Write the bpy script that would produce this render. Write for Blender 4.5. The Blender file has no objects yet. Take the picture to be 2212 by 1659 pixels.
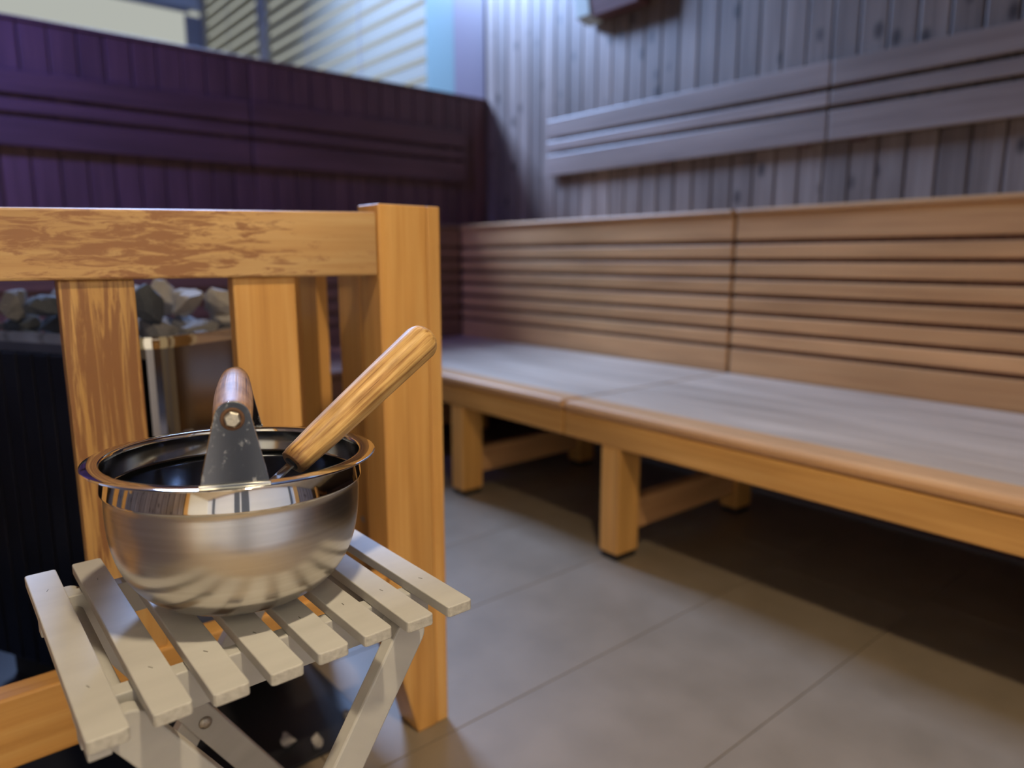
import bpy, bmesh, math, random
from mathutils import Vector, Matrix, noise
random.seed(7)
S = bpy.context.scene
COL = S.collection

# ------------------------------------------------------------------ camera
AZ = math.radians(39.94)          # view direction, measured from the room's +Y axis towards +X
TH = math.atan(272/1536)          # downward tilt
fh = Vector((math.sin(AZ), math.cos(AZ), 0))
rt = Vector((math.cos(AZ), -math.sin(AZ), 0))
fw = math.cos(TH)*fh - Vector((0, 0, math.sin(TH)))
up = rt.cross(fw)
cam = bpy.data.cameras.new('camera'); co = bpy.data.objects.new('camera', cam); COL.objects.link(co)
M = Matrix((rt, up, -fw)).transposed().to_4x4(); M.translation = Vector((0, 0, 1.0))
co.matrix_world = M
cam.sensor_width = 36; cam.lens = 36*1536/2212; cam.clip_start = .02
cam.dof.use_dof = True; cam.dof.focus_distance = .80; cam.dof.aperture_fstop = 2.4
S.camera = co

# ------------------------------------------------------------------ world, lights, exposure
S.view_settings.view_transform = 'Standard'; S.view_settings.look = 'None'
S.view_settings.exposure = -0.30; S.view_settings.gamma = 1.0
w = bpy.data.worlds.new('world'); S.world = w; w.use_nodes = True
w.node_tree.nodes['Background'].inputs[0].default_value = (.54, .56, .51, 1)
w.node_tree.nodes['Background'].inputs[1].default_value = 1.0

def area(name, loc, target, size, power, color, shape='DISK', size_y=None):
    l = bpy.data.lights.new(name, 'AREA'); l.shape = shape; l.size = size
    if size_y: l.size_y = size_y
    l.energy = power; l.color = color
    o = bpy.data.objects.new(name, l); COL.objects.link(o); o.location = loc
    d = Vector(target)-Vector(loc); o.rotation_euler = d.to_track_quat('-Z', 'Y').to_euler()
    return o
# daylight falling through the roof light of the hall beyond the partition
area('skylight', (1.7, 5.9, 4.25), (2.3, 2.6, .6), 1.4, 640, (.38, .56, 1.0), 'RECTANGLE', .9)
# warm ceiling lamp, then an added unseen wash brightening the cream back wall
down = area('ceiling_lamp_light', (.24, -.12, 2.92), (.55, .25, 0), .14, 22, (1.0, .83, .58)); down.data.spread = math.radians(104)
wash = area('back_wall_fill_light', (-.10, -.12, 2.4), (-.30, -.60, 1.0), .22, 26, (1.0, .86, .60)); wash.data.spread = math.radians(85)
# unseen blue-violet fill, added to tint the dark partition
violet_fill = area('violet_fill_light', (-.9, 2.4, 3.3), (.1, 4.1, 1.8), .3, 34, (.17, .20, 1.0)); violet_fill.data.spread = math.radians(90)

# ------------------------------------------------------------------ materials
def new_mat(name):
    m = bpy.data.materials.new(name); m.use_nodes = True
    nt = m.node_tree; b = nt.nodes['Principled BSDF']
    return m, nt, b
def N(nt, t, **kw):
    n = nt.nodes.new(t)
    for k, v in kw.items(): setattr(n, k, v)
    return n
def ramp(nt, src, stops):
    r = N(nt, 'ShaderNodeValToRGB'); e = r.color_ramp.elements
    while len(e) < len(stops): e.new(.5)
    for i, (p, c) in enumerate(stops):
        e[i].position = p; e[i].color = (*c, 1)
    nt.links.new(src, r.inputs[0]); return r
def mixc(nt, a, b, f, mode='MIX'):
    m = N(nt, 'ShaderNodeMix', data_type='RGBA', blend_type=mode)
    for s, i in ((f, 0), (a, 6), (b, 7)):
        if isinstance(s, (int, float)): m.inputs[i].default_value = s
        elif isinstance(s, tuple): m.inputs[i].default_value = (*s, 1)
        else: nt.links.new(s, m.inputs[i])
    return m.outputs[2]
def coords(nt, scale, rnd=True):
    tc = N(nt, 'ShaderNodeTexCoord'); mp = N(nt, 'ShaderNodeMapping'); mp.inputs['Scale'].default_value = scale
    if rnd:
        oi = N(nt, 'ShaderNodeObjectInfo'); ml = N(nt, 'ShaderNodeVectorMath', operation='SCALE')
        cb = N(nt, 'ShaderNodeCombineXYZ')
        for i in range(3): nt.links.new(oi.outputs['Random'], cb.inputs[i])
        nt.links.new(cb.outputs[0], ml.inputs[0]); ml.inputs['Scale'].default_value = 37.0
        ad = N(nt, 'ShaderNodeVectorMath', operation='ADD')
        nt.links.new(tc.outputs['Object'], ad.inputs[0]); nt.links.new(ml.outputs[0], ad.inputs[1])
        nt.links.new(ad.outputs[0], mp.inputs[0])
    else: nt.links.new(tc.outputs['Object'], mp.inputs[0])
    return mp.outputs[0]
def grain_scale(axis, lng, crs):
    return tuple(lng if a == axis else crs for a in 'xyz')

_wc = {}
def wood(key, axis, a, b, c, rough=.45, crs=55, lng=2.5, knots=0, wear=None, bump=.12, spec=.5, var=.12):
    k = (key, axis)
    if k in _wc: return _wc[k]
    m, nt, bs = new_mat(f'{key}_{axis}')
    v = coords(nt, grain_scale(axis, lng, crs))
    n1 = N(nt, 'ShaderNodeTexNoise'); n1.inputs['Scale'].default_value = 1; n1.inputs['Detail'].default_value = 5
    n1.inputs['Roughness'].default_value = .6; n1.inputs['Distortion'].default_value = .4
    nt.links.new(v, n1.inputs['Vector'])
    r = ramp(nt, n1.outputs[0], [(.28, a), (.5, b), (.72, c)])
    v2 = coords(nt, grain_scale(axis, 1.0, 5.0)); n2 = N(nt, 'ShaderNodeTexNoise'); n2.inputs['Scale'].default_value = 1.5
    n2.inputs['Detail'].default_value = 2; nt.links.new(v2, n2.inputs['Vector'])
    r2 = ramp(nt, n2.outputs[0], [(.3, (.72, .70, .68)), (.7, (1.12, 1.12, 1.12))])
    col = mixc(nt, r.outputs[0], r2.outputs[0], .8, 'MULTIPLY')
    oi = N(nt, 'ShaderNodeObjectInfo'); r3 = ramp(nt, oi.outputs['Random'], [(0, (1-var,)*3), (1, (1+var,)*3)])
    col = mixc(nt, col, r3.outputs[0], 1.0, 'MULTIPLY')
    if knots:
        vk = coords(nt, grain_scale(axis, 5, 9)); vo = N(nt, 'ShaderNodeTexVoronoi'); vo.inputs['Scale'].default_value = 1
        nt.links.new(vk, vo.inputs['Vector'])
        rk = ramp(nt, vo.outputs['Distance'], [(.10, (.10, .07, .06)), (.24, (1, 1, 1))])
        col = mixc(nt, col, rk.outputs[0], knots, 'MULTIPLY')
    if wear:
        vw = coords(nt, grain_scale(axis, wear[1], wear[2])); nw = N(nt, 'ShaderNodeTexNoise')
        nw.inputs['Scale'].default_value = 1; nw.inputs['Detail'].default_value = 7; nw.inputs['Roughness'].default_value = .68
        nw.inputs['Distortion'].default_value = .7; nt.links.new(vw, nw.inputs['Vector'])
        # large patch mask
        tc = N(nt, 'ShaderNodeTexCoord'); mp = N(nt, 'ShaderNodeMapping'); mp.inputs['Location'].default_value = wear[3]
        mp.inputs['Scale'].default_value = wear[4]; nt.links.new(tc.outputs['Object'], mp.inputs[0])
        gr = N(nt, 'ShaderNodeTexGradient', gradient_type='SPHERICAL'); nt.links.new(mp.outputs[0], gr.inputs[0])
        ad = N(nt, 'ShaderNodeMath', operation='MULTIPLY_ADD'); nt.links.new(gr.outputs[1], ad.inputs[0])
        ad.inputs[1].default_value = .22; nt.links.new(nw.outputs[0], ad.inputs[2])
        mk = ramp(nt, ad.outputs[0], [(.60, (0, 0, 0)), (.70, (.85, .85, .85))])
        col = mixc(nt, col, wear[0], mk.outputs[0])
    nt.links.new(col, bs.inputs['Base Color'])
    bs.inputs['Roughness'].default_value = rough; bs.inputs['Specular IOR Level'].default_value = spec
    bp = N(nt, 'ShaderNodeBump'); bp.inputs['Strength'].default_value = bump; bp.inputs['Distance'].default_value = .002
    nt.links.new(n1.outputs[0], bp.inputs['Height']); nt.links.new(bp.outputs[0], bs.inputs['Normal'])
    _wc[k] = m; return m
def orange(ax): return wood('honey_wood', ax, (.60, .29, .072), (.71, .365, .10), (.78, .44, .14), .42, 60, 2.0)
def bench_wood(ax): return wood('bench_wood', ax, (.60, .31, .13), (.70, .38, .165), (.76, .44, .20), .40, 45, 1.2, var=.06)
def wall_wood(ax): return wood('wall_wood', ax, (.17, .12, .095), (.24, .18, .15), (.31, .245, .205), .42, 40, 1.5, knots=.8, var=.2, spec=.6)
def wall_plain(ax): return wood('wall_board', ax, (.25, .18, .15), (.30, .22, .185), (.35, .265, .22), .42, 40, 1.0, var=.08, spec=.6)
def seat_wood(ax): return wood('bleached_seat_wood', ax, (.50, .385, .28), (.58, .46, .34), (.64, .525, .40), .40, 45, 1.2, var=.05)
def shaded_wood(ax): return wood('shaded_bench_wood', ax, (.17, .085, .055), (.22, .11, .07), (.27, .14, .09), .42, 45, 1.2, var=.06)  # bench wood darkened: shade of the left benches and gaps put into the colour
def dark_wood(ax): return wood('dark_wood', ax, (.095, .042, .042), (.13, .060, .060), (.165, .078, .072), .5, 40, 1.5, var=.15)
WORN = (.17, .065, .028)
def flat(name, col, rough=.5, metal=0, **kw):
    m, nt, b = new_mat(name); b.inputs['Base Color'].default_value = (*col, 1)
    b.inputs['Roughness'].default_value = rough; b.inputs['Metallic'].default_value = metal
    for k, v in kw.items(): b.inputs[k].default_value = v
    return m
def noisy(name, a, b_, scale, rough=.5, metal=0, bump=.1, spec=.5, rnd=True, dist=.002):
    m, nt, b = new_mat(name); v = coords(nt, scale, rnd)
    n = N(nt, 'ShaderNodeTexNoise'); n.inputs['Scale'].default_value = 1; n.inputs['Detail'].default_value = 6
    nt.links.new(v, n.inputs['Vector'])
    r = ramp(nt, n.outputs[0], [(.3, a), (.7, b_)]); nt.links.new(r.outputs[0], b.inputs['Base Color'])
    b.inputs['Roughness'].default_value = rough; b.inputs['Metallic'].default_value = metal
    b.inputs['Specular IOR Level'].default_value = spec
    bp = N(nt, 'ShaderNodeBump'); bp.inputs['Strength'].default_value = bump; bp.inputs['Distance'].default_value = dist
    nt.links.new(n.outputs[0], bp.inputs['Height']); nt.links.new(bp.outputs[0], b.inputs['Normal'])
    return m
M_tile = noisy('floor_tile', (.215, .165, .110), (.262, .202, .138), (7, 7, 7), .42, bump=.05, spec=.4)
M_grout = flat('grout', (.150, .115, .080), .8)
M_white = noisy('white_paint', (.42, .40, .365), (.48, .46, .42), (8, 30, 30), .5, bump=.10)
M_white_end = noisy('white_paint_end_grain', (.36, .33, .28), (.48, .45, .39), (160, 160, 160), .7, bump=.5)
M_polish = noisy('polished_steel', (.66, .64, .61), (.74, .72, .69), (6, 6, 120), .055, 1, bump=.012, rnd=False)
def brushed():
    m, nt, b = new_mat('brushed_steel'); v = coords(nt, (5, 5, 300), False)
    n = N(nt, 'ShaderNodeTexNoise'); n.inputs['Scale'].default_value = 1; n.inputs['Detail'].default_value = 4
    nt.links.new(v, n.inputs['Vector'])
    r = ramp(nt, n.outputs[0], [(.3, (.60, .565, .52)), (.7, (.68, .645, .60))]); nt.links.new(r.outputs[0], b.inputs['Base Color'])
    b.inputs['Metallic'].default_value = 1; b.inputs['Roughness'].default_value = .23; b.inputs['Anisotropic'].default_value = .8
    tg = N(nt, 'ShaderNodeTangent', direction_type='RADIAL', axis='Z'); nt.links.new(tg.outputs[0], b.inputs['Tangent'])
    bp = N(nt, 'ShaderNodeBump'); bp.inputs['Strength'].default_value = .02; bp.inputs['Distance'].default_value = .0004
    nt.links.new(n.outputs[0], bp.inputs['Height']); nt.links.new(bp.outputs[0], b.inputs['Normal'])
    return m
M_brushed = brushed()
def plate():
    m, nt, b = new_mat('spotted_steel'); v = coords(nt, (90, 90, 60), False)
    n = N(nt, 'ShaderNodeTexNoise'); n.inputs['Scale'].default_value = 1; n.inputs['Detail'].default_value = 8; n.inputs['Roughness'].default_value = .7
    nt.links.new(v, n.inputs['Vector'])
    r = ramp(nt, n.outputs[0], [(.56, (.17, .17, .18)), (.70, (.42, .41, .39))]); nt.links.new(r.outputs[0], b.inputs['Base Color'])
    rr = ramp(nt, n.outputs[0], [(.58, (.13,)*3), (.70, (.55,)*3)]); nt.links.new(rr.outputs[0], b.inputs['Roughness'])
    b.inputs['Metallic'].default_value = 1
    return m
M_plate = plate()
M_bolt = noisy('dull_bolt_metal', (.42, .38, .32), (.62, .58, .50), (500, 500, 500), .45, 1, bump=.4)
M_rust = flat('rusty_ring', (.10, .045, .02), .8)
M_black = flat('black_rubber', (.012, .012, .014), .6)
M_dark_steel = noisy('dark_steel', (.035, .035, .045), (.06, .06, .075), (4, 4, 4), .32, 1, bump=.02)
M_mirror = noisy('mirror_steel', (.20, .19, .21), (.26, .25, .27), (5, 5, 5), .14, 1, bump=.03, rnd=False)
M_floorplate = flat('dark_floor_plate', (.016, .016, .019), .35)
M_staple = flat('staple_metal', (.20, .18, .15), .5, .6)
def stone_mat(nm, a, b_): return noisy(nm, a, b_, (18, 18, 18), .8, bump=.6, dist=.004)
M_st = [stone_mat('stone_dark', (.035, .040, .052), (.09, .095, .11)), stone_mat('stone_grey', (.12, .115, .12), (.26, .24, .23)),
        stone_mat('stone_pale', (.32, .29, .26), (.50, .45, .40))]

# ------------------------------------------------------------------ geometry helpers
def tag(o, label=None, cat=None, group=None, kind=None):
    if label: o['label'] = label
    if cat: o['category'] = cat
    if group: o['group'] = group
    if kind: o['kind'] = kind
    return o
def empty(name, loc=(0, 0, 0), **kw):
    o = bpy.data.objects.new(name, None); COL.objects.link(o); o.location = loc; o.empty_display_size = .05
    return tag(o, **kw)
def wloc(o):
    v = Vector(o.location)
    while o.parent: o = o.parent; v += Vector(o.location)
    return v
def link(name, me, mat, parent, loc=(0, 0, 0), rot=None, smooth=False):
    o = bpy.data.objects.new(name, me); COL.objects.link(o)
    if mat is not None and not me.materials: me.materials.append(mat)
    if parent: o.parent = parent; o.location = Vector(loc)-wloc(parent)
    else: o.location = loc
    if rot: o.rotation_euler = rot
    if smooth:
        for p in me.polygons: p.use_smooth = True
    return o
_bc = {}
def box_mesh(sx, sy, sz, bev, mat):
    k = (round(sx, 4), round(sy, 4), round(sz, 4), bev, mat.name)
    if k in _bc: return _bc[k]
    bm = bmesh.new(); bmesh.ops.create_cube(bm, size=1)
    bmesh.ops.scale(bm, vec=(sx, sy, sz), verts=bm.verts)
    if bev: bmesh.ops.bevel(bm, geom=bm.edges[:], offset=bev, segments=2, affect='EDGES', profile=.5)
    me = bpy.data.meshes.new('board'); bm.to_mesh(me); bm.free(); me.materials.append(mat)
    _bc[k] = me; return me
def box(name, lo, hi, mat, parent=None, bev=.003, rot=None):
    lo = Vector(lo); hi = Vector(hi); s = hi-lo
    return link(name, box_mesh(s.x, s.y, s.z, bev, mat), mat, parent, (lo+hi)/2, rot)
def mesh_from(bm, name='part'):
    me = bpy.data.meshes.new(name); bm.to_mesh(me); bm.free(); return me
def lathe(profile, seg=96, closed=False, mats=None):
    """profile: list of (r, z, matindex)"""
    bm = bmesh.new(); rings = []
    for p in profile:
        r, z = p[0], p[1]
        rings.append([bm.verts.new((r*math.cos(2*math.pi*i/seg), r*math.sin(2*math.pi*i/seg), z)) for i in range(seg)] if r > 1e-6 else [bm.verts.new((0, 0, z))])
    for j in range(len(rings)-1):
        a, b = rings[j], rings[j+1]; mi = profile[j][2] if len(profile[j]) > 2 else 0
        for i in range(seg):
            k = (i+1) % seg
            if len(a) == 1: f = bm.faces.new((a[0], b[k], b[i]))
            elif len(b) == 1: f = bm.faces.new((a[i], a[k], b[0]))
            else: f = bm.faces.new((a[i], a[k], b[k], b[i]))
            f.material_index = mi; f.smooth = True
    bmesh.ops.recalc_face_normals(bm, faces=bm.faces)
    me = mesh_from(bm)
    for m in (mats or []): me.materials.append(m)
    return me
def prism(pts, depth, bev=0, mat=None):
    """pts: 2D outline in local XZ, extruded along local Y by +-depth/2"""
    bm = bmesh.new()
    f = [bm.verts.new((x, -depth/2, z)) for x, z in pts]; b = [bm.verts.new((x, depth/2, z)) for x, z in pts]
    bm.faces.new(f); bm.faces.new(b[::-1]); n = len(pts)
    for i in range(n): bm.faces.new((f[i], b[i], b[(i+1) % n], f[(i+1) % n]))
    bmesh.ops.recalc_face_normals(bm, faces=bm.faces)
    if bev: bmesh.ops.bevel(bm, geom=bm.edges[:], offset=bev, segments=2, affect='EDGES', profile=.5)
    me = mesh_from(bm)
    if mat: me.materials.append(mat)
    return me
def aim(d, roll=0.0):
    """rotation taking local Z to direction d"""
    q = Vector(d).to_track_quat('Z', 'X'); return (q.to_matrix() @ Matrix.Rotation(roll, 3, 'Z')).to_euler()

# ================================================================== STRUCTURE
XR, YL = 3.24, 4.15          # planked right wall, partition
ZS = 2.095                   # top of the partition
# ---- floor
flo = empty('floor', (0, 0, 0), kind='structure')
box('floor_base', (-3.4, -.75, -.08), (3.4, 10.5, -.008), M_grout, flo, 0)
ty = [.72+.415*i for i in range(-4, 10)]
for j, y in enumerate(ty):
    off = .95-.415 if j % 2 else .95-.83
    for i in range(-1, 3):
        x0 = off+1.66*i + (.30 if j % 2 == 0 else 0)
        x1 = x0+1.658
        x0 = max(x0, -1.04)
        if x1 < x0+.05 or x0 > 3.2 : continue
        y0_ = max(y, -.59)
        if y > 3.9 or y+.4 < -.59: continue
        box('floor_tile', (x0, y0_, -.0085), (min(x1, 3.23), y+.4132, 0), M_tile, flo, .0012)
# ---- right wall: vertical planks
wr = empty('wall_right', (XR, 0, 0), kind='structure')
box('wall_backing', (XR+.016, -.7, 0), (XR+.10, YL, 3.6), dark_wood('z'), wr, 0)
y = 1.0771-.1188*14
while y < YL-.02:
    y1 = min(y+.1188-.009, YL-.004)
    box('wall_plank', (XR, y, 0), (XR+.016, y1, 3.6), wall_wood('z'), wr, .003)
    y += .1188
# ---- left wall: half-height partition below the glazed hall
wl = empty('wall_left', (0, YL, 0), kind='structure')
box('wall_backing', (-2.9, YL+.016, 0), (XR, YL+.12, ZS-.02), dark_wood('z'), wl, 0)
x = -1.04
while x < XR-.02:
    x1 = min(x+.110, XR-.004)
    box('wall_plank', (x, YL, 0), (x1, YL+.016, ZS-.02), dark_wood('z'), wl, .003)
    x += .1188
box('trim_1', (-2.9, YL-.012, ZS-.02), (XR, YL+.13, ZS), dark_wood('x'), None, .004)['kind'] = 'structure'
# ---- walls behind the camera, ceilings, hall shell
M_cream = noisy('cream_wall_paint', (.80, .76, .66), (.84, .80, .70), (3, 3, 3), .6, bump=.03)
wb = empty('wall_back', (0, -.60, 0), kind='structure')
box('wall_backing', (-1.2, -.75, 0), (XR+.1, -.62, 3.6), dark_wood('z'), wb, 0)
x = 1.115
while x < XR-.02:
    box('wall_plank', (x, -.62, 0), (min(x+.110, XR), -.60, 3.6), wall_wood('z'), wb, .003); x += .1188
box('wall_panel', (-1.05, -.62, 0), (1.0, -.59, 3.0), M_cream, wb, 0)
box('trim_2', (1.0, -.63, 0), (1.105, -.57, 3.6), orange('z'), None, .004)['kind'] = 'structure'
ws = empty('wall_side', (-1.05, 0, 0), kind='structure')
box('wall_backing', (-1.2, -.65, 0), (-1.07, YL, 3.6), dark_wood('z'), ws, 0)
y = .10
while y < YL-.02:
    box('wall_plank', (-1.07, y, 0), (-1.05, min(y+.110, YL), 3.6), wall_wood('z'), ws, .003); y += .1188
box('wall_panel', (-1.08, -.60, 0), (-1.04, 0.0, 3.0), M_cream, ws, 0)
box('trim_3', (-1.08, 0.0, 0), (-1.02, .09, 3.6), orange('z'), None, .004)['kind'] = 'structure'
dr = empty('door_1', (-.2, -.59, 0), kind='structure')
M_jb = flat('grey_door_frame', (.12, .13, .14), .4)
for xa, xb_ in ((-.86, -.80), (-.30, -.19), (-.15, 0.0), (.86, .91)): box('door_frame', (xa, -.60, 0), (xb_, -.565, 2.1), M_jb, dr, .004)
box('skirting', (-1.05, -.60, 0), (1.0, -.582, .02), dark_wood('x'), wb, .004)
tag(box('ceiling', (-1.2, -.75, 3.6), (XR+.1, YL+.1, 3.7), dark_wood('x'), None, 0), kind='structure')
HX0, HX1, HY1, HZ = -3.4, XR, 10.2, 4.6
M_hall = flat('hall_plaster', (.45, .48, .56), .6)
M_frame = flat('pale_window_frame', (.12, .175, .17), .35)
M_jamb = noisy('jamb_panel', (.105, .085, .105), (.135, .105, .125), (2, 2, 1), .4, bump=.02)
tag(box('trim_4', (HX0, YL, 3.6), (HX1+.1, YL+.12, HZ), M_hall, None, 0), kind='structure')
tag(box('ceiling', (HX0-.1, YL, HZ), (HX1+.1, HY1+.2, HZ+.1), M_hall, None, 0), kind='structure')
tag(box('wall_hall_side', (HX0-.1, YL, 0), (HX0, HY1+.2, HZ), M_hall, None, 0), kind='structure')
# hall right wall: purple jamb, pale frame, louvred windows, mullions
hr = empty('wall_hall_right', (XR, YL, 0), kind='structure')
box('jamb_panel', (XR, YL+.02, 0), (XR+.1, 4.53, HZ), M_jamb, hr, .002)
box('wall_panel', (XR+.01, 4.53, 0), (XR+.1, 10.2, 1.9), M_hall, hr, 0)
box('wall_panel', (XR+.01, 4.53, 4.35), (XR+.1, 10.2, HZ), M_hall, hr, 0)
M_blind, nt, bs = new_mat('white_louvre')
bs.inputs['Base Color'].default_value = (.30, .29, .25, 1); bs.inputs['Roughness'].default_value = .5
tr = N(nt, 'ShaderNodeBsdfTranslucent'); tr.inputs[0].default_value = (.62, .60, .52, 1)
mx = N(nt, 'ShaderNodeMixShader'); mx.inputs[0].default_value = .6
nt.links.new(bs.outputs[0], mx.inputs[1]); nt.links.new(tr.outputs[0], mx.inputs[2])
nt.links.new(mx.outputs[0], nt.nodes['Material Output'].inputs[0])
M_mull = flat('grey_mullion', (.22, .22, .28), .4)
for wi, (ya, yb) in enumerate(((4.90, 8.05), (8.25, 10.06))):
    wn = empty(f'window_{wi+1}', (XR, ya, 1.9), kind='structure')
    fa = 4.53 if wi == 0 else 8.15
    fm = M_frame if wi == 0 else M_mull
    box('window_frame', (XR, fa, 1.9), (XR+.07, ya, 4.35), fm, wn, .004)
    box('window_frame', (XR, yb, 1.9), (XR+.07, yb+.10, 4.35), M_mull, wn, .004)
    box('window_sill', (XR, ya, 1.9), (XR+.07, yb, 1.96), fm, wn, .004)
    z = 2.04
    while z < 4.34:
        box('louvre', (XR+.02, ya+.01, z-.063), (XR+.026, yb-.01, z+.063), M_blind, wn, .001, (0, math.radians(12), 0))
        z += .139
    for k in range(1, 3 if wi == 0 else 2):
        yy = ya+(yb-ya)*k/(3 if wi == 0 else 2)
        box('blind_cord', (XR+.0, yy, 1.96), (XR+.004, yy+.006, 4.35), M_mull, wn, 0)
# far window
wf = empty('wall_far', (0, HY1, 0), kind='structure')
box('wall_panel', (HX0, HY1, 0), (HX1+.1, HY1+.12, 1.9), M_hall, wf, 0)
box('wall_panel', (HX0, HY1, 4.16), (HX1+.1, HY1+.12, HZ), M_hall, wf, 0)
box('wall_panel', (3.12, HY1, 1.9), (HX1+.1, HY1+.12, 4.07), M_mull, wf, 0)
w3 = empty('window_3', (0, HY1, 1.9), kind='structure')
box('window_frame', (3.06, HY1-.03, 1.9), (3.12, HY1, 4.07), M_mull, w3, .01)
box('window_frame', (HX0, HY1-.03, 4.09), (3.12, HY1, 4.16), M_mull, w3, .01)
box('window_sill', (HX0, HY1-.03, 1.9), (3.12, HY1, 1.98), M_mull, w3, .01)

# ================================================================== UPPER BACKRESTS
def rail_boards(root, axis, rng, mat, face):
    """three horizontal boards proud of the wall; rng list of (a,b) lengths"""
    for a, b in rng:
        for z0, z1 in ((1.512, 1.642), (1.662, 1.724), (1.744, 1.852)):
            if axis == 'y': box('backrest_board', (face-.047, a, z0), (face-.024, b, z1), mat, root, .006)
            else: box('backrest_board', (a, face-.047, z0), (b, face-.024, z1), mat, root, .006)
        n = max(2, int((b-a)/.8)+1)
        for i in range(n):
            p = a+.12+(b-a-.24)*i/(n-1)
            if axis == 'y': box('batten', (face-.024, p-.03, 1.50), (face-.002, p+.03, 1.85), dark_wood('z'), root, .002)
            else: box('batten', (p-.03, face-.024, 1.50), (p+.03, face-.002, 1.85), dark_wood('z'), root, .002)
def upper(name, loc, axis, a, b, mat, face, label):
    r = empty(name, loc); tag(r, label, 'backrest', 'upper backrests on the walls')
    rail_boards(r, axis, ((a, b),), mat, face); return r
upper('wall_headrest', (XR, 0, 1.5), 'y', -.57, 1.632, wall_plain('y'), XR, 'three-board upper backrest on the planked right wall, nearer length at right')
upper('wall_headrest', (XR, 2, 1.5), 'y', 1.638, 3.47, wall_plain('y'), XR, 'three-board upper backrest on the right wall, farther length ending near the corner')
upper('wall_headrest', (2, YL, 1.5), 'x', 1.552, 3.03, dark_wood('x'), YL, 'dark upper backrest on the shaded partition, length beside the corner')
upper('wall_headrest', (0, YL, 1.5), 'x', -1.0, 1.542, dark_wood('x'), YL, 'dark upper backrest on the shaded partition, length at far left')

# ================================================================== UPPER TIER / BACKREST SCREENS
XK, YK = 2.68, 3.70
def screen(name, loc, axis, a, b, label):
    r = empty(name, loc); tag(r, label, 'backrest', 'slatted bench backrests')
    zs = [(.505, .615)] + [(.633+.0735*i, .633+.0735*i+.055) for i in range(6)] + [(1.075, 1.178)]
    for z0, z1 in zs:
        if axis == 'y': box('backrest_board', (XK, a, z0), (XK+.022, b, z1), bench_wood('y'), r, .005)
        else: box('backrest_board', (a, YK, z0), (b, YK+.022, z1), shaded_wood('x'), r, .005)
    if axis == 'y': box('back_panel', (XK+.0225, a+.002, .51), (XK+.030, b-.002, 1.17), shaded_wood('z'), r, 0)
    else: box('back_panel', (a+.002, YK+.0225, .51), (b-.002, YK+.030, 1.17), shaded_wood('z'), r, 0)
    # rounded capping board
    if axis == 'y': box('cap_board', (XK-.012, a, 1.178), (XK+.10, b, 1.202), bench_wood('y'), r, .010)
    else: box('cap_board', (a, YK-.012, 1.178), (b, YK+.10, 1.202), shaded_wood('x'), r, .010)
    n = int((b-a)/.6)+2
    for i in range(n):
        p = a+.06+(b-a-.12)*i/(n-1)
        if axis == 'y': box('upright', (XK+.031, p-.03, .5), (XK+.06, p+.03, 1.178), dark_wood('z'), r, .002)
        else: box('upright', (p-.03, YK+.031, .5), (p+.03, YK+.06, 1.178), dark_wood('z'), r, .002)
    return r
screen('bench_backrest', (XK, 0, .5), 'y', -.58, 1.735, 'horizontal slatted wooden backrest behind the long bench, nearer panel at right')
screen('bench_backrest', (XK, 2.5, .5), 'y', 1.749, YK, 'horizontal slatted wooden backrest panel at the corner, half in shadow')
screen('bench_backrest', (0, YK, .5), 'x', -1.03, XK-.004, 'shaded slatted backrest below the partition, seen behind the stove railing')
# upper seats (their front boards are the caps above)
def plank_run(root, name, lo, hi, axis, n, mat, gap=.004):
    lo = Vector(lo); hi = Vector(hi); i = 'xyz'.index(axis); o = 1-i
    wd = (hi[o]-lo[o]+gap)/n
    for k in range(n):
        a = lo.copy(); b = hi.copy(); a[o] = lo[o]+k*wd; b[o] = a[o]+wd-gap
        box(name, a, b, mat, root, .002)
ub = empty('upper_bench', (2.95, 1, 1.17)); tag(ub, 'upper bench seat running above the slatted backrest along the right wall', 'bench')
plank_run(ub, 'seat_board', (XK+.104, -.58, 1.176), (XR-.004, YL-.01, 1.196), 'y', 4, bench_wood('y'))
for yy in (-.5, .1, 1.7, 3.9): box('support', (XK+.1, yy, 1.08), (XR-.003, yy+.05, 1.176), dark_wood('x'), ub)
ub2 = empty('upper_bench', (0, 3.9, 1.17)); tag(ub2, 'upper bench seat below the shaded partition at left', 'bench')
plank_run(ub2, 'seat_board', (-1.04, YK+.104, 1.176), (XK+.10, YL-.004, 1.196), 'x', 3, bench_wood('x'))
for xx in (-1.0, 0, 1.5): box('support', (xx, YK+.1, 1.08), (xx+.05, YL-.003, 1.176), dark_wood('y'), ub2)
# riser closing the space below the upper tier
tag(box('trim_5', (XK+.07, -.59, 0), (XK+.09, YK+.07, 1.07), dark_wood('y'), None, 0), kind='structure')
tag(box('trim_6', (-1.045, YK+.07, 0), (XK+.07, YK+.09, 1.07), dark_wood('x'), None, 0), kind='structure')

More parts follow.
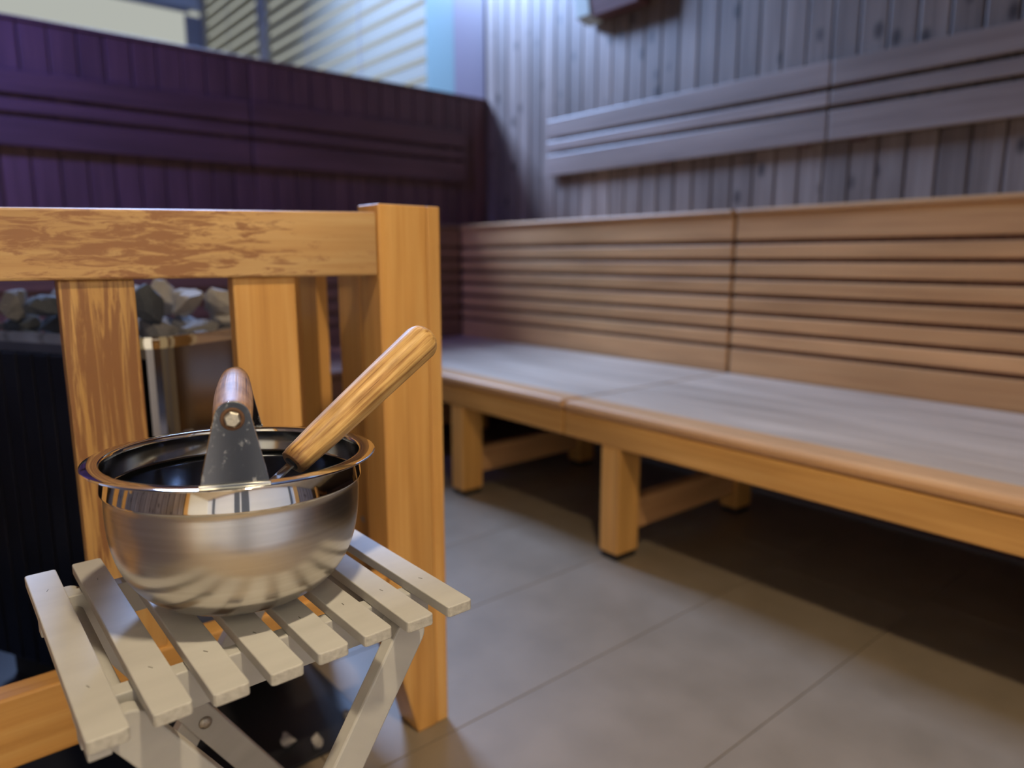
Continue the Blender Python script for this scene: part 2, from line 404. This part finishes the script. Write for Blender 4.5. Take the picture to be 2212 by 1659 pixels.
# ================================================================== LOWER BENCHES
XB = 1.693
def bench(a, b, legs, label):
    r = empty('sauna_bench', (2.2, (a+b)/2, 0)); tag(r, label, 'bench', 'long lower sauna benches')
    box('front_board', (XB, a, .476), (XB+.115, b, .513), bench_wood('y'), r, .013)
    plank_run(r, 'seat_board', (XB+.117, a, .485), (XK-.012, b, .511), 'y', 7, seat_wood('y'), .0015)
    box('apron', (XB+.004, a, .390), (XB+.034, b, .474), orange('y'), r, .004)
    box('rear_apron', (XK-.06, a, .390), (XK-.03, b, .474), dark_wood('y'), r, .004)
    for yy in legs:
        box('leg', (XB+.006, yy, .022), (XB+.112, yy+.081, .389), orange('z'), r, .004)
        box('rubber_foot', (XB+.010, yy+.006, 0), (XB+.104, yy+.075, .022), M_black, r, .002)
        box('leg', (2.40, yy, .022), (2.50, yy+.081, .399), orange('z'), r, .004)
        box('rubber_foot', (2.41, yy+.006, 0), (2.49, yy+.075, .022), M_black, r, .002)
        box('stretcher', (XB+.112, yy+.018, .085), (2.40, yy+.062, .195), bench_wood('x'), r, .004)
        box('cross_bar', (XB+.034, yy+.018, .40), (XK-.06, yy+.062, .474), dark_wood('x'), r, .003)
    return r
bench(-.56, 1.742, (1.485, -.45), 'long honey wood bench, nearer length crossing the right of the picture')
bench(1.752, 3.68, (2.352, 3.2), 'long honey wood bench, farther length joining the corner behind the post')
# bench below the partition, behind the stove
r = empty('sauna_bench', (0, 3.2, 0)); tag(r, 'shaded lower bench under the partition behind the stove railing', 'bench')
box('front_board', (-1.03, 2.85, .476), (XB-.01, 2.95, .513), shaded_wood('x'), r, .013)
plank_run(r, 'seat_board', (-1.03, 2.952, .485), (XB-.01, YK-.012, .511), 'x', 6, shaded_wood('x'), .003)
box('apron', (-1.03, 2.855, .390), (XB-.01, 2.885, .474), shaded_wood('x'), r, .004)
for xx in (-1.0, .3, 1.45): box('leg', (xx, 2.86, 0), (xx+.08, 2.95, .474), orange('z'), r, .004)

# ================================================================== WALL LAMP (bottom edge enters the frame)
wlmp = empty('wall_lamp', (3.15, 2.9, 2.3)); tag(wlmp, 'wooden wall lamp with a pale side panel hanging high on the right wall', 'lamp')
link('shade', prism([(-.05, 0), (.05, .0), (.05, .40), (-.06, .40), (-.075, .12)], .34, .004), dark_wood('y'), wlmp, (3.175, 2.86, 2.345))
link('side_panel', prism([(-.06, .02), (.045, -.005), (.045, .40), (-.065, .40), (-.08, .13)], .11, .003), flat('pale_lamp_panel', (.62, .70, .66), .4), wlmp, (3.175, 3.09, 2.34))
box('lamp_base', (3.225, 2.72, 2.36), (3.239, 3.06, 2.72), dark_wood('z'), wlmp)

# ================================================================== CEILING LAMPS
M_lampglow, nt, bs = new_mat('warm_lamp_glass'); bs.inputs['Emission Color'].default_value = (1, .75, .45, 1); bs.inputs['Emission Strength'].default_value = 4
def ceiling_lamp(x, y, rad, label):
    r = empty('ceiling_lamp', (x, y, 3.0)); tag(r, label, 'lamp')
    link('housing', lathe([(0, .09), (rad, .09), (rad, .02), (rad*.9, 0), (rad*.86, .03), (0, .03)], 32, mats=[flat('lamp_housing', (.5, .45, .38), .4)]), None, r, (x, y, 2.95))
    link('glass', lathe([(0, .015), (rad*.8, .02), (rad*.8, .03), (0, .03)], 32, mats=[M_lampglow]), None, r, (x, y, 2.95))
    link('rod', lathe([(.008, 0), (.008, .56)], 12, mats=[M_black]), None, r, (x, y, 3.04))
ceiling_lamp(.24, -.12, .12, 'round warm ceiling lamp above the stool')


# ================================================================== STOVE RAILING
YR = 1.176
rl = empty('stove_railing', (.73, YR, 0)); tag(rl, 'honey-coloured wooden railing with worn top rail and thick corner post around the stove', 'railing')
rail_m = wood('worn_rail_wood', 'x', (.58, .32, .12), (.66, .39, .155), (.72, .46, .20), .45, 60, 2.5, wear=((.30, .125, .050), 15, 80, (.05, 0, 0), (3.2, 1, 6)), bump=.3)
# top rail: slightly tapered board, outline in XZ
me = prism([(-.75, .970), (.664, .9685), (.664, 1.083), (.10, 1.067), (-.75, 1.045)], .050, .004, rail_m)
top = link('top_rail', me, None, rl, (0, YR+.027, 0))
for v in me.vertices: v.co.x -= .30; v.co.z -= 1.02
top.location = Vector((.30, YR+.027, 1.02))-wloc(rl)
slat_worn = wood('worn_slat_wood', 'z', (.55, .29, .085), (.63, .35, .11), (.70, .42, .15), .45, 70, 2.5, wear=((.24, .095, .035), 4, 85, (0, 0, -.30), (2, 2, 2.2)), bump=.3)
box('baluster', (.158, YR+.012, .372), (.257, YR+.040, .9690), slat_worn, rl, .003)
for x0, x1 in ((.402, .508), (-.09, .005), (-.34, -.245), (-.60, -.505)):
    box('baluster', (x0, YR+.012, .372), (x1, YR+.040, .9690), orange('z'), rl, .003)
box('bottom_rail', (-.75, YR+.004, .262), (.664, YR+.050, .374), orange('x'), rl, .004)
# corner post: wide board + narrow board with a groove, foot cut away on the left
link('post', prism([(.725, 0), (.7715, 0), (.7715, 1.098), (.666, 1.098), (.666, .235)], .078, .003, orange('z')), None, rl, (0, YR+.039, 0))
link('post', prism([(.7735, 0), (.803, 0), (.803, 1.098), (.7735, 1.098)], .076, .003, orange('z')), None, rl, (0, YR+.040, 0))
# side run of the railing, receding from the post along the heater
box('side_rail', (.688, YR+.078, .985), (.738, 1.69, 1.072), orange('y'), rl, .004)
box('side_rail', (.688, YR+.078, .29), (.738, 1.69, .385), orange('y'), rl, .004)
def notched(y0, y1, nn):
    yb = y0+.02; pts = [(y1, .385), (y1, .985)]
    zz = .975
    pts = [(y0, .385), (y1, .385), (y1, .985), (y0, .985)]
    z = .972
    for k in range(nn):
        pts += [(y0, z), (y0+.008, z-.006), (y0+.008, z-.020), (y0, z-.026)]; z -= .052
    me = prism(pts, .026, 0, orange('z')); o = link('baluster', me, None, rl, (.713, 0, 0), (0, 0, math.radians(90)))
    return o
for y0, y1, nn in ((1.318, 1.415, 0), (1.525, 1.615, 0)):
    notched(y0, y1, nn)
link('post', prism([(-.04, 0), (.04, 0), (.04, 1.09), (-.04, 1.09)], .08, .003, orange('z')), None, rl, (.713, 1.73, 0))

# ================================================================== STOVE
NC = Vector((.335, 1.462)); ax = Vector((.88, .475)).normalized(); ay = Vector((-ax.y, ax.x))
HS_a, HS_b, HZT = .40, .62, .85
cen = NC+ax*HS_a/2+ay*HS_b/2; rotz = math.atan2(ax.y, ax.x)
st = empty('sauna_stove', (cen.x, cen.y, 0)); st.rotation_euler = (0, 0, rotz)
tag(st, 'square steel sauna stove heaped with stones behind the railing', 'stove')
def rrect(a, b, r, n=6):
    pts = []
    for sx, sy, t0 in ((1, 1, 0), (-1, 1, 90), (-1, -1, 180), (1, -1, 270)):
        for i in range(n+1):
            t = math.radians(t0+90*i/n); pts.append((sx*(a-r)+r*math.cos(t), sy*(b-r)+r*math.sin(t)))
    return pts
def ring_solid(outer, z0, z1, inner=None, mat=None, bev=0):
    bm = bmesh.new()
    def loop(pts, z): return [bm.verts.new((x, y, z)) for x, y in pts]
    o0, o1 = loop(outer, z0), loop(outer, z1); n = len(outer)
    for i in range(n): bm.faces.new((o0[i], o0[(i+1) % n], o1[(i+1) % n], o1[i]))
    if inner:
        i0, i1 = loop(inner, z0), loop(inner, z1)
        for i in range(n):
            k = (i+1) % n
            bm.faces.new((i0[i], i1[i], i1[k], i0[k])); bm.faces.new((o1[i], o1[k], i1[k], i1[i])); bm.faces.new((o0[i], i0[i], i0[k], o0[k]))
    else:
        bm.faces.new(o1); bm.faces.new(o0[::-1])
    bmesh.ops.recalc_face_normals(bm, faces=bm.faces)
    if bev: bmesh.ops.bevel(bm, geom=[e for e in bm.edges if abs((e.verts[0].co-e.verts[1].co).z) < 1e-6 and len(e.link_faces) == 2 and e.calc_face_angle(0) > .8], offset=bev, segments=2, affect='EDGES')
    me = mesh_from(bm); me.materials.append(mat); return me
def slink(name, me, mat, parent, loc, rot=None):
    o = bpy.data.objects.new(name, me); COL.objects.link(o)
    if mat is not None and not me.materials: me.materials.append(mat)
    o.parent = parent; o.location = loc
    if rot: o.rotation_euler = rot
    return o
A2, B2 = HS_a/2, HS_b/2
slink('base', ring_solid(rrect(A2-.03, B2-.03, .03), 0, .08, mat=M_black), None, st, (0, 0, 0))
slink('body', ring_solid(rrect(A2-.012, B2-.012, .05), .08, HZT-.012, rrect(A2-.05, B2-.05, .03), M_mirror), None, st, (0, 0, 0))
slink('stone_tray', ring_solid(rrect(A2-.052, B2-.052, .03), .70, .745, mat=M_black), None, st, (0, 0, 0))
slink('rim', ring_solid(rrect(A2+.004, B2+.004, .055), HZT-.022, HZT, rrect(A2-.035, B2-.035, .04), M_polish, .004), None, st, (0, 0, 0))
nr = 11
for k in range(nr):     # ribbed dark cladding on the side that faces left
    yy = -B2+.06+(HS_b-.12)*k/(nr-1)
    slink('cladding_rib', box_mesh(.012, .046, HZT-.13, .003, M_dark_steel), None, st, (-A2+.004, yy, .08+(HZT-.13)/2+.005))
def rock(rad, seed, flatten=.7, sub=2):
    bm = bmesh.new(); bmesh.ops.create_icosphere(bm, subdivisions=sub, radius=rad)
    rnd = random.Random(seed); planes = [(Vector((rnd.gauss(0, 1), rnd.gauss(0, 1), rnd.gauss(0, 1))).normalized(), rad*rnd.uniform(.42, .75)) for _ in range(11)]
    for v in bm.verts:
        for n_, d in planes:
            k = v.co.dot(n_)
            if k > d: v.co -= n_*(k-d)
        v.co *= 1+.10*noise.noise(v.co*30+Vector((seed, 0, 0)))
        v.co.z *= flatten
    me = mesh_from(bm); return me
rocks = [rock(1, i, .75) for i in range(8)]
for m_ in rocks: m_.materials.append(M_st[1])
rk = random.Random(5)
def place_rock(x, y, z, s, mat_i, group, label, name='stove_stone'):
    me = rocks[rk.randrange(8)]
    key = (me.name, mat_i)
    if key not in _bc:
        c = me.copy(); c.materials.clear(); c.materials.append(M_st[mat_i]); _bc[key] = c
    o = bpy.data.objects.new(name, _bc[key]); COL.objects.link(o); o.location = (x, y, z); o.scale = (s*rk.uniform(.85, 1.25), s*rk.uniform(.85, 1.2), s*rk.uniform(.8, 1.1))
    o.rotation_euler = (rk.uniform(0, 6.3), rk.uniform(0, 6.3), rk.uniform(0, 6.3)); tag(o, label, 'stone', group); return o
for layer, (z, mrg) in enumerate(((.785, .10), (.845, .10), (.898, .088))):
    yy = -B2+mrg
    while yy <= B2-mrg+.01:
        xx = -A2+mrg
        while xx <= A2-mrg+.01:
            p = cen+ax*(xx+rk.uniform(-.012, .012))+ay*(yy+rk.uniform(-.012, .012))
            far = (p-NC).dot(Vector((.77, .2)))
            mi = rk.choice((0, 0, 1)) if p.x < .26 else rk.choice((1, 2, 2, 0))
            place_rock(p.x, p.y, z+rk.uniform(-.006, .012), rk.uniform(.041, .048), mi, ('dark', 'grey', 'pale')[mi]+' stones heaped on the stove', ('very dark', 'mid-grey', 'pale beige-grey')[mi]+' angular stone in the heap on the steel stove')
            xx += .098
        yy += .098
# pale stones lying by the stove
place_rock(.713, 1.345, 0.385+.037, .034, 2, None, 'small pale stone on the lower side rail right of the bowl', 'loose_stone')
bpl = empty('stove_floor_plate', (0, 1.9, 0)); tag(bpl, 'dark glossy plate on the floor under and around the stove', 'floor plate')
box('plate', (-.75, 1.24, .001), (.66, 2.72, .008), M_floorplate, bpl, .002)
slink('side_shelf', box_mesh(.20, .10, .016, .003, M_mirror), None, st, (-.03, -B2-.040, .615))
place_rock(.378, 1.415, .623+.022, .032, 2, None, 'small pale stone seen between the railing slats above the bowl rim', 'loose_stone')
for x_, y_, s_, mi, lb in ((.492, 1.304, .024, 2, 'pale pebble on the dark floor under the middle of the stool'), (.535, 1.262, .020, 2, 'pale pebble just left of the stool right leg'),
                       (.622, 1.30, .020, 1, 'grey pebble between the stool leg and the railing post'), (.42, 1.30, .018, 1, 'grey pebble on the dark floor beside the crossed stool legs')):
    place_rock(x_, y_, .022, s_, mi, None, lb, 'pebble')

# ================================================================== FOLDING STOOL
ZT = .620; PX = .0497; X0 = .0655
sto = empty('folding_stool', (.256, .80, 0)); tag(sto, 'small white slatted folding stool with crossed legs under the steel bowl', 'stool')
sl_me = None
def slat_mesh():
    bm = bmesh.new(); bmesh.ops.create_cube(bm, size=1); bmesh.ops.scale(bm, vec=(.0325, .394, .0125), verts=bm.verts)
    vert_e = [e for e in bm.edges if abs((e.verts[0].co-e.verts[1].co).z) > .01]
    bmesh.ops.bevel(bm, geom=vert_e, offset=.004, segments=3, affect='EDGES', profile=.5)
    bmesh.ops.bevel(bm, geom=[e for e in bm.edges if e.calc_face_angle(0) > .7 or abs((e.verts[0].co-e.verts[1].co).z) < 1e-5], offset=.0012, segments=2, affect='EDGES', profile=.5)
    for f in bm.faces:
        if abs(f.normal.y) > .7: f.material_index = 1
    me = mesh_from(bm); me.materials.append(M_white); me.materials.append(M_white_end); return me
sl_me = slat_mesh()
for k in range(8):
    x0 = X0+PX*k+.0005*math.sin(k*2.1)
    o = link('seat_slat', sl_me, None, sto, (x0+.0160, .803+.003*math.sin(k*1.7), ZT-.00625), (0, 0, math.radians(.35*math.sin(k*3))))
    for (dy, rz) in ((-.115, .3), (.13, -.4)):
        sm = box_mesh(.0006, .0052, .0005, 0, M_staple)
        s = bpy.data.objects.new('staple', sm); COL.objects.link(s); s.parent = o
        s.location = (.001*math.sin(k), dy+.004*math.cos(k*2), .00640); s.rotation_euler = (0, 0, rz+.3*math.sin(k))
box('seat_rail', (.070, .684, .565), (.440, .704, .6070), M_white, sto, .0015)
box('seat_rail', (.070, .934, .565), (.440, .954, .6070), M_white, sto, .0015)
for xa in (.066,): box('end_block', (xa, .610, .599), (xa+.018, .6835, .6072), M_white, sto, .0015)
def tube_me(r, L, seg=24, mat=None, bev=.002):
    return lathe([(0, -L/2), (r-bev, -L/2), (r, -L/2+bev), (r, L/2-bev), (r-bev, L/2), (0, L/2)], seg, mats=[mat])
link('dowel', tube_me(.0105, .315, mat=M_white), None, sto, (.105, .8175, .583), (math.radians(90), 0, 0), True)
link('dowel', tube_me(.0105, .315, mat=M_white), None, sto, (.386, .8175, .583), (math.radians(90), 0, 0), True)
def leg(xt, xb, yc, zt=.583):
    d = Vector((xb-xt, 0, -zt)); L = d.length; wd, th = .039, .019
    pts = []
    for i in range(13):
        t = math.pi*i/12; pts.append((wd/2*math.cos(t), wd/2*math.sin(t)))
    pts += [(-wd/2, -L), (wd/2, -L)]
    me = prism(pts, th, .0022, M_white)
    ang = math.atan2(d.x, -d.z)
    return link('leg', me, None, sto, (xt, yc, zt), (0, -ang, 0))
leg(.105, .490, .668); leg(.386, .012, .648)
leg(.105, .478, .972); leg(.386, .012, .990)
for yy, sgn in ((.6385, -1), (.981, -1)):
    o = link('pivot_screw', lathe([(0, .004), (.004, .004), (.0075, .0025), (.009, 0), (.009, -.003), (0, -.003)], 24, mats=[M_bolt]), None, sto, (.2465, .961 if yy > .9 else yy, .361), (math.radians(90), 0, 0), True)
box('foot_bar', (.03, .66, .055), (.05, .985, .085), M_white, sto); box('foot_bar', (.456, .66, .055), (.476, .985, .085), M_white, sto)

# ================================================================== STEEL BOWL (BUCKET)
BC = Vector((.2526, .784, ZT+.0012)); KS = .958
tilt = Vector((.020, .012, 1)).normalized()
bw = empty('sauna_bucket', BC); tag(bw, 'round brushed steel sauna bowl with wooden carrying handle on the white stool', 'bucket')
bw.scale = (KS, KS, KS)
bw.rotation_euler = (-.0185, .0298, 0)
R1 = .1385
DZ = .0172; zb = .121+DZ; pq = 2.9; hq = zb/((1-(.058/R1)**pq)**(1/pq))
def body(off):
    out = []
    for i in range(0, 29):
        t = i/28; z_ = zb*(1-math.cos(t*math.pi/2))
        r_ = R1*(max(0, 1-((zb-z_)/hq)**pq))**(1/pq)
        out.append((r_-off, z_+.0025+(.0008 if off else 0)))
    return out
o_ = body(0); i_ = body(.0014); r0 = o_[0][0]
prof = [(0, .0025, 1), (r0-.012, .0008, 1), (r0-.003, .0008, 1)]+[(r, z, 1) for r, z in o_]
nb_ = len(prof)
prof += [(R1+.0004, .1243, 0), (R1+.0022, .1248, 0), (R1+.0030, .1262, 0), (R1+.0030, .1275, 0), (R1+.0014, .1525, 0), (R1+.0022, .1542, 0), (.1440, .1548, 0), (.1565, .1543, 0), (.1578, .1540, 0), (.1584, .1544, 0), (.1583, .1550, 0),
         (.1560, .1557, 0), (.1500, .1563, 0), (.1440, .1566, 0), (R1+.0020, .1562, 0), (R1+.0008, .1550, 0), (R1+.0008, .1500, 2), (R1+.0006, .1270, 2), (R1-.0006, .1250, 2), (R1-.0016, .1240, 2)]
prof = prof[:nb_]+[(r, z+DZ, m_) for r, z, m_ in prof[nb_:]]
prof += [(r, z, 2) for r, z in i_[::-1]]
prof += [(0, .0040, 2)]
M_inner = noisy('bowl_inner_steel', (.30, .31, .33), (.36, .37, .39), (5, 5, 60), .13, 1, bump=.015, rnd=False)  # darker than the outer steel: dimness inside the bowl put into the colour
bl = slink('bowl', lathe(prof, 160, mats=[M_polish, M_brushed, M_inner]), None, bw, (0, 0, 0))
# carrying handle: brackets on opposite sides + wooden grip between them
hu = Vector((-.331, -.944, 0)).normalized(); phi = math.atan2(hu.y, hu.x)
def bracket_pts():
    pts = [(-.0325, 0), (.0325, 0)]
    cr, cz = .0172, .0665
    a0 = math.radians(12)
    for i in range(17):
        a = a0+(math.pi-2*a0)*i/16; pts.append((cr*math.cos(a), cz+cr*math.sin(a)))
    return pts
for sgn in (1, -1):
    base = hu*sgn*(R1+.0075)
    rz = phi+math.pi/2 if sgn > 0 else phi-math.pi/2
    me = prism(bracket_pts(), .0022, .0007, M_plate); me.materials.append(M_polish)
    for p in me.polygons:
        if abs(p.normal.y) < .8: p.material_index = 1
    br = slink('bracket', me, None, bw, (base.x, base.y, .1555+DZ), (0, 0, rz))
    fl = slink('flange', box_mesh(.0665, .0045, .0036, .0008, M_polish), None, br, (0, -.0022, .0016))
    ring = slink('washer', lathe([(.0076, .0004), (.0112, .0004), (.0112, .0010), (.0076, .0010), (.0076, .0004)], 32, mats=[M_rust]), None, br, (0, -.0008, .0665), (math.radians(90), 0, 0))
    hexb = lathe([(0, .0048), (.0066, .0048), (.0080, .0036), (.0080, -.001), (0, -.001)], 6, mats=[M_bolt])
    for p in hexb.polygons: p.use_smooth = False
    slink('bolt', hexb, None, br, (0, -.0010, .0665), (math.radians(90), .3, 0))
def grip_mat(name, stain, tone=((.10, .036, .010), (.40, .20, .060), (.60, .36, .12), (.70, .46, .19))):
    m, nt, b = new_mat(name); v = coords(nt, (300, 300, 4), False)
    n = N(nt, 'ShaderNodeTexNoise'); n.inputs['Scale'].default_value = 1; n.inputs['Detail'].default_value = 5; nt.links.new(v, n.inputs['Vector'])
    r = ramp(nt, n.outputs[0], [(.30, tone[0]), (.38, tone[1]), (.56, tone[2]), (.8, tone[3])])
    v3 = coords(nt, (60, 60, 22), False); n3 = N(nt, 'ShaderNodeTexNoise'); n3.inputs['Scale'].default_value = 1; n3.inputs['Detail'].default_value = 4
    nt.links.new(v3, n3.inputs['Vector'])
    rr3 = ramp(nt, n3.outputs[0], [(.35, (.62, .58, .50)), (.6, (1.05, 1.05, 1.05))])
    col = mixc(nt, r.outputs[0], rr3.outputs[0], .8, 'MULTIPLY')
    tc = N(nt, 'ShaderNodeTexCoord'); sx = N(nt, 'ShaderNodeSeparateXYZ'); nt.links.new(tc.outputs['Object'], sx.inputs[0])
    mr = N(nt, 'ShaderNodeMapRange'); mr.inputs['From Min'].default_value = stain[0]; mr.inputs['From Max'].default_value = stain[1]
    nt.links.new(sx.outputs['Z'], mr.inputs[0])
    col = mixc(nt, stain[2], col, mr.outputs[0])
    nt.links.new(col, b.inputs['Base Color']); b.inputs['Roughness'].default_value = .55
    bp = N(nt, 'ShaderNodeBump'); bp.inputs['Strength'].default_value = .5; bp.inputs['Distance'].default_value = .0010
    nt.links.new(n.outputs[0], bp.inputs['Height']); nt.links.new(bp.outputs[0], b.inputs['Normal'])
    return m
GL = 2*(R1+.0062)
gm = grip_mat('grip_wood', (-.20, -.19, (.3, .14, .06)), ((.08, .035, .015), (.26, .13, .06), (.38, .21, .10), (.46, .27, .14)))
gp = [(0, -GL/2), (.0165, -GL/2), (.0180, -GL/2+.002)]
for i in range(1, 12): gp.append((.0180+.0028*math.sin(math.pi*i/12), -GL/2+GL*i/12))
gp += [(.0180, GL/2-.002), (.0165, GL/2), (0, GL/2)]
slink('grip', lathe(gp, 48, mats=[gm]), None, bw, (0, 0, .1555+.0655+DZ), aim(hu))

# ================================================================== LADLE
LA = Vector((.2867, .7038, .7869)); LB0 = Vector((.484, .7377, .9073))
dl = (LB0-LA).normalized()
ld = empty('sauna_ladle', LA); ld.scale = (KS, KS, KS); tag(ld, 'ladle with thick round wooden handle leaning across the bowl rim', 'ladle')
LL = .2445
lm = grip_mat('ladle_wood', (-.003, .013, (.085, .026, .010)))
lp = [(0, 0), (.0140, 0), (.0155, .0012), (.0160, .006), (.0165, .0065), (.0170, .02)]
for i in range(1, 9): lp.append((.0170+.0065*(i/8)**.7, .02+(LL-.0405)*i/8))
for i in range(1, 9):
    t = math.pi/2*i/8; lp.append((.0235*math.cos(t) if i < 8 else 0, LL-.0205+.0205*math.sin(t)))
hm = lathe(lp, 40, mats=[lm])
for v in hm.vertices:          # hand-cut, slightly flattened facets
    a = math.atan2(v.co.y, v.co.x); k = 1-.035*math.cos(4*a)**2; v.co.x *= k; v.co.y *= k
slink('handle', hm, None, ld, (0, 0, 0), aim(dl, .4))
slink('ferrule', lathe([(0, -.0008), (.0085, -.0008), (.0085, .0004), (0, .0004)], 24, mats=[M_black]), None, ld, dl*(-.0004), aim(dl))
# flat steel shank running down into the bowl, and the cup
pd = Vector((.245-.300, .775-.7365, .655-.777))
bm = bmesh.new(); path = [Vector((0, 0, 0))-dl*-.01, -dl*.030, -dl*.05+Vector((-.002, 0, -.012)), Vector((-.040, -.012, -.055)), Vector((-.034, .010, -.118))]
wv = dl.cross(Vector((0, 0, 1))).normalized()
prev = None; n_ = len(path)
for i, p in enumerate(path):
    t = (path[min(i+1, n_-1)]-path[max(i-1, 0)]).normalized(); nn_ = t.cross(wv).normalized()
    ring = [bm.verts.new(p+wv*a*.0062+nn_*b*.0011) for a, b in ((1, 1), (-1, 1), (-1, -1), (1, -1))]
    if prev:
        for k in range(4): bm.faces.new((prev[k], prev[(k+1) % 4], ring[(k+1) % 4], ring[k]))
    else: bm.faces.new(ring)
    prev = ring
bm.faces.new(prev[::-1]); bmesh.ops.recalc_face_normals(bm, faces=bm.faces)
slink('shank', mesh_from(bm), M_brushed, ld, (0, 0, 0))
cup = [(0, 0), (.022, .001), (.034, .010), (.038, .024), (.039, .026), (.037, .026), (.0325, .011), (.021, .003), (0, .002)]
slink('cup', lathe(cup, 40, mats=[M_brushed]), None, ld, (-.034+.030, .055, -.155))
